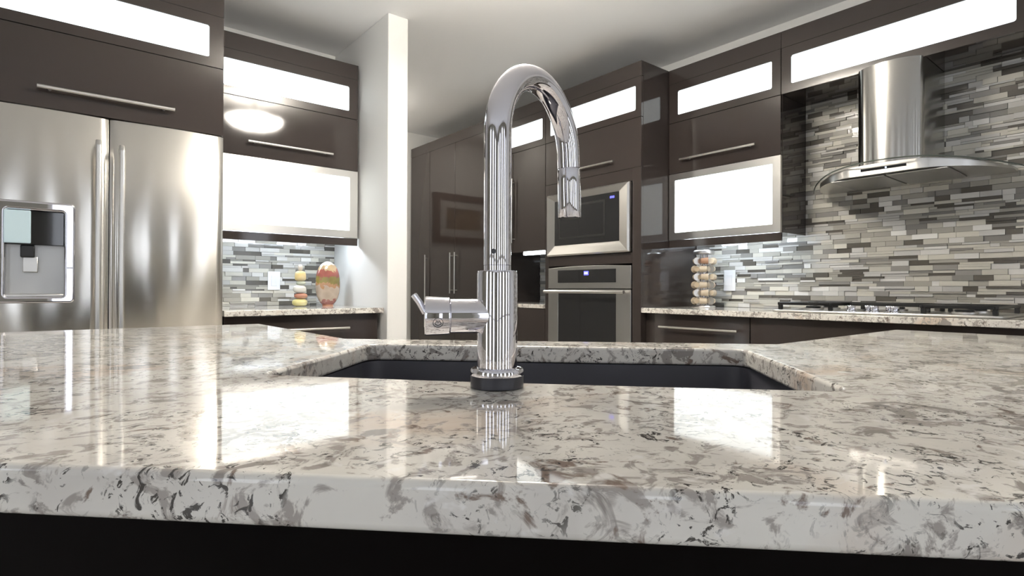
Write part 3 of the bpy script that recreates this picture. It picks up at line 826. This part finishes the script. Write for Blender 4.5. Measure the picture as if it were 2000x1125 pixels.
    mb.add([(hx0, Yd + 0.010, hz0), (hx1, Yd + 0.010, hz0), (hx1, Yd + 0.010, hz1), (hx0, Yd + 0.010, hz1), (hx0, yb, hz0), (hx1, yb, hz0), (hx1, yb, hz1), (hx0, yb, hz1)],
           [(4, 5, 6, 7), (0, 1, 5, 4), (1, 2, 6, 5), (2, 3, 7, 6), (3, 0, 4, 7)])
    rec = mb.build('dispenser_recess', 'grey_steel', r)
    MB().box(hx0, hx1, Yd + 0.0, Yd + 0.066, Z(0.175), hz1).build('dispenser_hood', 'black_glass', r, bevel=0.003)
    dp = MB().box(hx0 - 0.004, -0.072, yf - 0.003, Yd + 0.002, Z(0.180), Z(0.312)).build('control_panel', 'display_panel', r, bevel=0.004); dp['label'] = 'pale blue glass control panel'
    MB().box(-0.105, -0.060, Yd + 0.008, Yd + 0.05, Z(0.125), Z(0.175)).build('spout_block', 'black_enamel', r, bevel=0.004)
    MB().box(-0.098, -0.050, Yd + 0.028, Yd + 0.036, Z(0.065), Z(0.128)).build('paddle', 'brushed_steel', r, bevel=0.003)
    MB().box(hx0, hx1, Yd - 0.012, Yd + 0.060, hz0 - 0.001, hz0 + 0.010).build('drip_tray', 'brushed_steel', r, bevel=0.003)
fridge()

# ------------------------------------------------------------------ wall oven and microwave
def wall_oven():
    u0, u1, d = 2.236, 2.987, TX - 0.010
    r = thing('wall_oven', (TX + 0.3, 2.61, 0.44), 'stainless wall oven with black window below the microwave', 'oven')
    obox(MB(), 'R', u0 + 0.01, u1 - 0.01, TX + 0.004, TX + 0.55, 0.45, Z(0.155)).build('body', 'dark_steel', r)
    # control fascia with an arched top
    n = 16; pts = [(u0, Z(0.010)), (u1, Z(0.010))] + [(u1 + (u0 - u1) * i / n, Z(0.155) + 0.010 * math.sin(PI * i / n)) for i in range(n + 1)]
    mb = MB(); m = len(pts)
    mb.add([(d, u, z) for u, z in pts] + [(TX + 0.003, u, z) for u, z in pts], [tuple(range(m)), tuple(range(m, 2 * m))[::-1]] + [(i, (i + 1) % m, m + (i + 1) % m, m + i) for i in range(m)])
    cp = mb.build('control_fascia', 'grey_steel', r, bevel=0.003)
    g = obox(MB(), 'R', 2.355, 2.885, d - 0.003, d + 0.002, Z(0.050), Z(0.138)).build('control_glass', 'black_glass', cp, bevel=0.001)
    obox(MB(), 'R', 2.590, 2.632, d - 0.0036, d - 0.0028, Z(0.100), Z(0.128)).build('clock_display', 'blue_display', cp)
    mb = MB()
    for k in range(4): obox(mb, 'R', 2.598 + k * 0.008, 2.603 + k * 0.008, d - 0.0042, d - 0.0034, Z(0.108), Z(0.120))
    mb.build('clock_digits', 'blue_display_text', cp)
    # door
    mb = MB(); frame_ring(mb, 'R', (u0, u1, 0.455, Z(0.003)), (2.355, 2.885, 0.53, Z(-0.022)), d, TX + 0.003, 0.004, 0.004)
    dr = mb.build('door', 'grey_steel', r, bevel=0.002)
    obox(MB(), 'R', 2.350, 2.890, d + 0.003, d + 0.008, 0.525, Z(-0.018)).build('window', 'black_glass', dr)
    hb = MB()
    hb.tube([(d - 0.045, u0 + 0.02, Z(-0.012)), (d - 0.045, u1 - 0.005, Z(-0.012))], 0.011, 20)
    for u in (u0 + 0.05, u1 - 0.05): hb.tube([(d - 0.045, u, Z(-0.012)), (d + 0.001, u, Z(-0.012))], 0.008, 12)
    hb.build('handle', 'brushed_steel', dr, smooth=True)
wall_oven()
def microwave():
    u0, u1, d, z0, z1 = 2.238, 2.988, TX - 0.012, Z(0.239), Z(0.677)
    r = thing('microwave', (TX + 0.25, 2.61, z0), 'built-in microwave with wide stainless trim above the wall oven', 'microwave')
    obox(MB(), 'R', u0 + 0.05, u1 - 0.05, TX + 0.004, TX + 0.42, z0 + 0.03, z1 - 0.03).build('body', 'dark_steel', r)
    # trim kit: sloping frame
    A = rrect(u0, u1, z0, z1, 0.003, 2); B = rrect(2.325, 2.915, Z(0.312), Z(0.628), 0.003, 2); m = len(A)
    A2 = rrect(u0 + 0.010, u1 - 0.010, z0 + 0.010, z1 - 0.010, 0.003, 2)
    vs = [(TX - 0.001, u, z) for u, z in A] + [(d - 0.010, u, z) for u, z in A] + [(d - 0.022, u, z) for u, z in A2] + [(d - 0.004, u, z) for u, z in B] + [(TX - 0.001, u, z) for u, z in B]
    fs = []
    for j in range(4):
        for i in range(m): fs.append((j * m + i, j * m + (i + 1) % m, (j + 1) * m + (i + 1) % m, (j + 1) * m + i))
    MB().add(vs, fs).build('trim_frame', 'brushed_steel', r)
    dr = obox(MB(), 'R', 2.326, 2.914, d - 0.006, TX - 0.001, Z(0.313), Z(0.627)).build('door', 'black_glass', r, bevel=0.001)
    mb = MB(); frame_ring(mb, 'R', (2.44, 2.87, Z(0.355), Z(0.590)), (2.455, 2.855, Z(0.370), Z(0.575)), d - 0.0070, d - 0.0055, 0.008, 0.008)
    mb.build('window_border', 'dark_steel', dr)
    obox(MB(), 'R', 2.363, 2.400, d - 0.0068, d - 0.0060, Z(0.590), Z(0.604)).build('clock_display', 'blue_display', r)
microwave()

# ------------------------------------------------------------------ range hood
def range_hood():
    yc = 0.926; bx = SURF_R - 0.0135
    r = thing('range_hood', (bx, yc, Z(0.54)), 'steel chimney range hood with a curved glass canopy above the cooktop', 'range hood')
    # chimney: rounded front duct
    sec = [(bx, yc - 0.135), (3.06, yc - 0.135)]
    for i in range(17):
        a = -PI / 2 + PI * i / 16
        sec.append((3.06 - 0.075 * math.cos(a), yc + 0.135 * math.sin(a)))
    sec += [(3.06, yc + 0.135), (bx, yc + 0.135)]
    pts = []
    for p in sec:
        if not pts or (abs(p[0] - pts[-1][0]) + abs(p[1] - pts[-1][1])) > 1e-6: pts.append(p)
    # the duct stops below the cabinet over the hood
    MB().prism(pts, Z(0.575), ZLINE - 0.001).build('chimney', 'hood_steel', r, smooth=True, angle=40)
    # steel body with straight front fascia, arched top
    fx, hw, zb, hb_ = 2.960, 0.250, Z(0.545), 0.405
    n = 32
    vs, fs = [], []
    ys = [yc - hb_ + 2 * hb_ * i / n for i in range(n + 1)]
    def frontx(y):
        q = abs(y - yc); return max(2.930 + 0.41 * (q / 0.455) ** 2.6 + 0.006, fx if q < hw else fx + ((q - hw) / (hb_ - hw)) ** 1.3 * 0.33)
    for y in ys:
        tz = max(Z(0.602) - 0.050 * ((y - yc) / 0.455) ** 2 - 0.008, zb + 0.001)
        f_ = frontx(y)
        vs += [(f_, y, zb), (f_, y, tz), (bx, y, tz), (bx, y, zb - 0.004)]
    for i in range(n):
        a, b = 4 * i, 4 * i + 4
        for k in range(4): fs.append((a + k, a + (k + 1) % 4, b + (k + 1) % 4, b + k))
    fs += [(0, 1, 2, 3), (4 * n + 3, 4 * n + 2, 4 * n + 1, 4 * n)]
    MB().add(vs, fs).build('body', 'brushed_steel', r, smooth=True, angle=25)
    for k in (0, 1):
        ya = yc - 0.235 + k * 0.240
        ft = MB().box(fx + 0.03, bx - 0.06, ya, ya + 0.230, zb - 0.010, zb - 0.0035).build('grease_filter', 'grey_steel', r, bevel=0.002); ft['label'] = 'flat steel grease filter'
    MB().box(fx - 0.0012, fx + 0.004, yc - 0.092, yc + 0.092, Z(0.563), Z(0.575)).build('control_strip', 'black_glass', r)
    MB().tube([(fx - 0.003, yc - 0.012, Z(0.569)), (fx - 0.0005, yc - 0.012, Z(0.569))], 0.0036, 16).build('power_light', 'white_led', r)
    # arched glass canopy, bowed front edge
    vs, fs = [], []; n = 40; m = 6; hwg = 0.455
    for side in (0, 1):
        for i in range(n + 1):
            y = yc - hwg + 2 * hwg * i / n; q = (y - yc) / hwg
            fr = 2.915 + 0.41 * abs(q) ** 2.6
            z = Z(0.602) - 0.050 * q * q - 0.006 * side
            for j in range(m + 1): vs.append((fr + (bx - fr) * j / m, y, z + 0.012 * (j / m)))
    W = m + 1; S = (n + 1) * W
    for i in range(n):
        for j in range(m):
            a = i * W + j; fs += [(a, a + 1, a + W + 1, a + W), (S + a, S + a + W, S + a + W + 1, S + a + 1)]
    for i in range(n):
        for j in (0, m): a = i * W + j; fs.append((a, a + W, S + a + W, S + a))
    for j in range(m):
        for i in (0, n): a = i * W + j; fs.append((a, a + 1, S + a + 1, S + a))
    gl = MB().add(vs, fs).build('glass_canopy', 'hood_glass', r, smooth=True); gl['label'] = 'curved clear glass canopy'
    ep = []
    for i in range(n + 1):
        q = -1 + 2 * i / n
        ep.append((2.914 + 0.41 * abs(q) ** 2.6, yc + hwg * q, Z(0.599) - 0.050 * q * q))
    MB().tube(ep, 0.0032, 8).build('glass_edge', 'glass_edge', r, smooth=True)
range_hood()

# ------------------------------------------------------------------ cooktop
def cooktop():
    yc = 0.936; z0 = CT + 0.0005
    r = thing('cooktop', (3.09, yc, z0), 'stainless gas cooktop with black grates under the hood', 'cooktop')
    pts = round_poly(rect(2.845, 3.335, yc - 0.455, yc + 0.455), 0.03, 5)
    MB().prism(pts, z0, z0 + 0.011).build('tray', 'brushed_steel', r, bevel=0.004, bseg=2)
    zt = z0 + 0.011
    for ya, yb, xa, xb in ((yc + 0.175, yc + 0.435, 2.875, 3.31), (yc - 0.435, yc - 0.175, 2.875, 3.31), (yc - 0.165, yc + 0.165, 3.06, 3.31)):
        mb = MB(); t = 0.011; h0, h1 = zt + 0.024, zt + 0.038
        mb.box(xa, xb, ya, ya + t, h0, h1).box(xa, xb, yb - t, yb, h0, h1).box(xa, xa + t, ya + t, yb - t, h0, h1).box(xb - t, xb, ya + t, yb - t, h0, h1)
        xm_, ym_ = (xa + xb) / 2, (ya + yb) / 2
        mb.box(xm_ - t / 2, xm_ + t / 2, ya + t, yb - t, h0, h1)
        for xx in ((xa + xm_) / 2, (xb + xm_) / 2):
            mb.box(xx - t / 2, xx + t / 2, ya + t, ym_ - 0.025, h0, h1).box(xx - t / 2, xx + t / 2, ym_ + 0.025, yb - t, h0, h1)
        for px in (xa + 0.002, xb - 0.02):
            for py in (ya + 0.002, yb - 0.02): mb.box(px, px + 0.018, py, py + 0.018, zt, h0 + 0.002)
        mb.build('grate', 'black_enamel', r, bevel=0.002, bseg=1)
    for bx, by in ((2.985, yc + 0.305), (3.20, yc + 0.305), (2.985, yc - 0.305), (3.20, yc - 0.305), (3.185, yc)):
        b = MB().lathe([(0, 0), (0.045, 0), (0.045, 0.008), (0.032, 0.012), (0, 0.012)], 28, (bx, by, zt), cap=False).build('burner', 'aluminium', r, smooth=True)
        MB().lathe([(0, 0.012), (0.034, 0.012), (0.034, 0.017), (0.030, 0.019), (0, 0.019)], 28, (bx, by, zt), cap=False).build('burner_cap', 'black_enamel', b, smooth=True)
    for ky, kx in ((0.86, 2.90), (0.898, 2.965), (0.94, 2.90), (0.985, 2.965), (1.035, 2.90)):
        k = MB().lathe([(0, 0), (0.022, 0), (0.0215, 0.004), (0.0175, 0.008), (0.0165, 0.026), (0.015, 0.028), (0, 0.028)], 28, (kx, ky, zt), cap=False).build('knob', 'chrome', r, smooth=True)
cooktop()

# ------------------------------------------------------------------ sockets
def socket(o, a, surf, label):
    u0, u1, z0, z1 = a
    r = thing('wall_socket', opt(o, (u0 + u1) / 2, surf, z0), label, 'socket', 'white socket plates on the mosaic')
    obox(MB(), o, u0, u1, surf - 0.018, surf - 0.013, z0, z1).build('plate', 'plastic_white', r, bevel=0.002)
    um = (u0 + u1) / 2; zm = (z0 + z1) / 2
    obox(MB(), o, um - 0.017, um + 0.017, surf - 0.020, surf - 0.0175, zm - 0.034, zm + 0.034).build('insert', 'plastic_white', r, bevel=0.0008)
socket('R', RO, SURF_R, 'white socket plate on the mosaic near the capsule rack')
socket('L', LO, SURF_L, 'white socket plate on the mosaic beside the stacked stones')

# ------------------------------------------------------------------ capsule rack
def rack():
    cx, cy = 3.185, 1.985; R = 0.082; H = 0.362
    toward = math.atan2(-cy, -cx)
    r = thing('capsule_rack', (cx, cy, CT), 'chrome carousel rack of small capsules on the worktop', 'rack')
    MB().lathe([(0, 0), (0.070, 0), (0.072, 0.004), (0.066, 0.012), (0.010, 0.016), (0, 0.016)], 36, (cx, cy, CT), cap=False).build('base', 'brushed_steel', r, smooth=True)
    MB().lathe([(0, 0), (0.060, 0), (0.064, 0.003), (0.064, 0.018), (0.058, 0.024), (0, 0.026)], 36, (cx, cy, CT + H - 0.026), cap=False).build('top_cap', 'brushed_steel', r, smooth=True)
    MB().tube([(cx, cy, CT + 0.012), (cx, cy, CT + H - 0.02)], 0.006, 14).build('pole', 'chrome', r, smooth=True)
    for k in range(7):
        MB().lathe([(0, 0), (0.056, 0), (0.0565, 0.0006), (0.056, 0.0012), (0, 0.0012)], 32, (cx, cy, CT + H - 0.070 - 0.0235 - 0.0020 - (k - 1) * 0.0500 if k else CT + H - 0.044), cap=False).build('tier', 'chrome', r, smooth=True)
    pod_body = MB().lathe([(0, -0.025), (0.0165, -0.025), (0.0180, -0.023), (0.0205, 0.016), (0.0235, 0.0165), (0.0235, 0.019), (0, 0.019)], 24, cap=False)
    pod_lid = MB().lathe([(0.0, 0.0192), (0.0225, 0.0192), (0.0225, 0.0202), (0, 0.0204)], 24, cap=False)
    protos = {}
    ords = ['topmost', 'second from the top', 'third from the top', 'third from the bottom', 'second from the bottom', 'lowest']
    angles = [toward, toward + 1.256, toward - 1.256, toward + 2.513, toward - 2.513]
    for ci, a in enumerate(angles):
        pc = Vector((cx + math.cos(a) * 0.050, cy + math.sin(a) * 0.050, 0)); tang = Vector((-math.sin(a), math.cos(a), 0))
        mb = MB()
        for sg in (-1, 1):
            w = pc + tang * sg * 0.010 - Vector((math.cos(a), math.sin(a), 0)) * 0.029
            mb.tube([(w.x, w.y, CT + 0.010), (w.x, w.y, CT + H - 0.015)], 0.0018, 8)
        mb.build('wire_column', 'chrome', r, smooth=True)
        if ci > 2: continue
        for k in range(6):
            z = CT + H - 0.070 - k * 0.0500
            key = 'pod_brown' if (ci == 0 and k == 0) else 'pod_tan'
            if key not in protos:
                b = pod_body.build('capsule', key, smooth=True); l = pod_lid.build('lid', 'pod_foil', b, smooth=True); protos[key] = b; o = b
            else:
                o = copy_tree(protos[key], None)
            flip = 1 if k % 2 == 0 else -1
            o.location = (pc.x + tang.x * flip * 0.007, pc.y + tang.y * flip * 0.007, z); o.rotation_euler = (0, PI / 2 * flip + 0.0, math.atan2(tang.y, tang.x))
            if ci == 0:
                lab = ('brown' if k == 0 else 'tan') + ' capsule lying sideways, %s in the front column of the rack' % ords[k]
            elif ci == 1:
                lab = 'tan capsule in the rack column turned to the oven tower' if tang.x else ''
            else:
                lab = 'tan capsule in the rack column turned to the cooktop'
            if ci in (1, 2):
                lab = 'tan capsule %s in the rack column turned to the ' % ords[k] + ('oven tower' if pc.y > cy else 'cooktop')
            tag(o, lab, 'capsule', 'capsules in the chrome rack')
rack()

# ------------------------------------------------------------------ stacked stones and vase
def stones():
    z = CT; cx, cy = 1.178, 3.515
    data = [('stone_yellow', 0.0455, 0.036, 0.024, 0.0, 'large yellow stone at the bottom of the stone stack'), ('stone_red', 0.040, 0.034, 0.0175, 0.006, 'rust red stone above the yellow one in the stack'),
            ('stone_white', 0.0385, 0.032, 0.0255, -0.002, 'smooth white stone in the middle of the stack'), ('stone_green', 0.028, 0.027, 0.0125, 0.006, 'small pale green stone in the stack'),
            ('stone_gold', 0.0335, 0.030, 0.0315, 0.003, 'golden dome-shaped stone near the top of the stack'), ('stone_beige', 0.0145, 0.014, 0.0205, 0.002, 'tiny beige stone topping the stack')]
    for m, a, b, h, dx, lab in data:
        mb = MB(); prof = []
        n = 14; flat = 0.55 if m == 'stone_gold' else 0.85
        for i in range(n + 1):
            t = -PI / 2 + PI * i / n
            s = math.copysign(abs(math.sin(t)) ** flat, math.sin(t)); c = max(math.cos(t), 0.0) ** (0.72 if m != 'stone_gold' else 0.6)
            if m == 'stone_gold' and t < 0: s = -abs(math.sin(t)) ** 0.7 * 0.55
            prof.append((max(c, 0.001), s))
        lo = min(p[1] for p in prof); hi = max(p[1] for p in prof); k = 2 * h / (hi - lo)
        vs = MB().lathe([(r_, (s - lo) * k) for r_, s in prof], 28, (cx + dx, cy, z), scale=(a, b, 1))
        o = vs.build('stacked_stone', m, smooth=True, loc=(cx + dx, cy, z), angle=60)
        tag(o, lab, 'stone', 'stones stacked on the worktop'); z += 2 * h - 0.0008
stones()
def vase():
    cx, cy = 1.348, 3.50
    r = thing('egg_vase', (cx, cy, CT), 'egg-shaped vase with red, gold and cream bands by the partition', 'vase')
    prof = [(0.0, 0.010)]
    for i in range(25):
        zz = 0.010 + 0.272 * i / 24
        prof.append((0.077 * max(1 - abs((zz - 0.140) / 0.1435) ** 2.35, 0.0) ** 0.5 + 0.001, zz))
    prof.append((0.0, 0.2825))
    MB().lathe(prof, 40, (cx, cy, CT), scale=(1, 0.55, 1), cap=False).build('body', 'vase_enamel', r, smooth=True, angle=60)
    MB().lathe([(0, 0), (0.034, 0), (0.035, 0.003), (0.031, 0.012), (0, 0.013)], 28, (cx, cy, CT), scale=(1, 0.6, 1), cap=False).build('foot', 'stone_red', r, smooth=True)
vase()

# ------------------------------------------------------------------ ceiling lamp
def ceiling_lamp(x, y, label, glass, drop=0.185):
    r = thing('ceiling_lamp', (x, y, CEIL), label, 'lamp', 'glass bowl ceiling lamps')
    MB().lathe([(0, 0), (0.065, 0), (0.065, -0.015), (0.05, -0.025), (0.012, -0.028), (0.012, -drop - 0.055), (0, -drop - 0.055)] if drop > 0.1 else [(0, 0), (0.225, 0), (0.225, -drop), (0, -drop)], 40, (x, y, CEIL), cap=False).build('canopy', 'brushed_steel', r, smooth=True)
    prof, inn = [], []
    for i in range(13):
        t = PI / 2 * i / 12
        prof.append((max(0.22 * math.cos(t), 0.0005), -drop - 0.0005 - 0.090 * math.sin(t)))
        inn.append((max(0.214 * math.cos(t), 0.0005), -drop - 0.0005 - 0.084 * math.sin(t)))
    MB().lathe(inn[::-1] + prof, 48, (x, y, CEIL), cap=False).build('bowl', glass, r, smooth=True)
    MB().lathe([(q_, w_ - drop) for q_, w_ in ((0, -0.0895), (0.010, -0.0895), (0.012, -0.096), (0.006, -0.106), (0, -0.108))], 20, (x, y, CEIL), cap=False).build('finial', 'brushed_steel', r, smooth=True)
ceiling_lamp(1.30, 1.72, 'warm glowing glass bowl lamp on the ceiling above the island', 'lamp_glass')
ceiling_lamp(2.02, 4.45, 'warm glowing glass bowl lamp on the ceiling of the passage', 'lamp_glass_dim', 0.03)

# ------------------------------------------------------------------ framed picture at the end of the passage
def picture():
    u0, u1, z0, z1, d = 1.72, 2.47, Z(0.50), Z(1.03), WALL_E - 0.03
    r = thing('framed_picture', ((u0 + u1) / 2, WALL_E, z0), 'brown framed print with a white mat mirrored in the pantry doors', 'picture')
    mb = MB(); frame_ring(mb, 'L', (u0, u1, z0, z1), (u0 + 0.07, u1 - 0.07, z0 + 0.07, z1 - 0.07), d, WALL_E - 0.001, 0.002)
    mb.build('frame', 'frame_wood', r)
    mb = MB(); frame_ring(mb, 'L', (u0 + 0.068, u1 - 0.068, z0 + 0.068, z1 - 0.068), (u0 + 0.15, u1 - 0.15, z0 + 0.15, z1 - 0.15), d + 0.010, WALL_E - 0.004, 0.002)
    mb.build('mat', 'mat_board', r)
    obox(MB(), 'L', u0 + 0.148, u1 - 0.148, d + 0.014, WALL_E - 0.004, z0 + 0.148, z1 - 0.148).build('print', 'art_print', r)
picture()
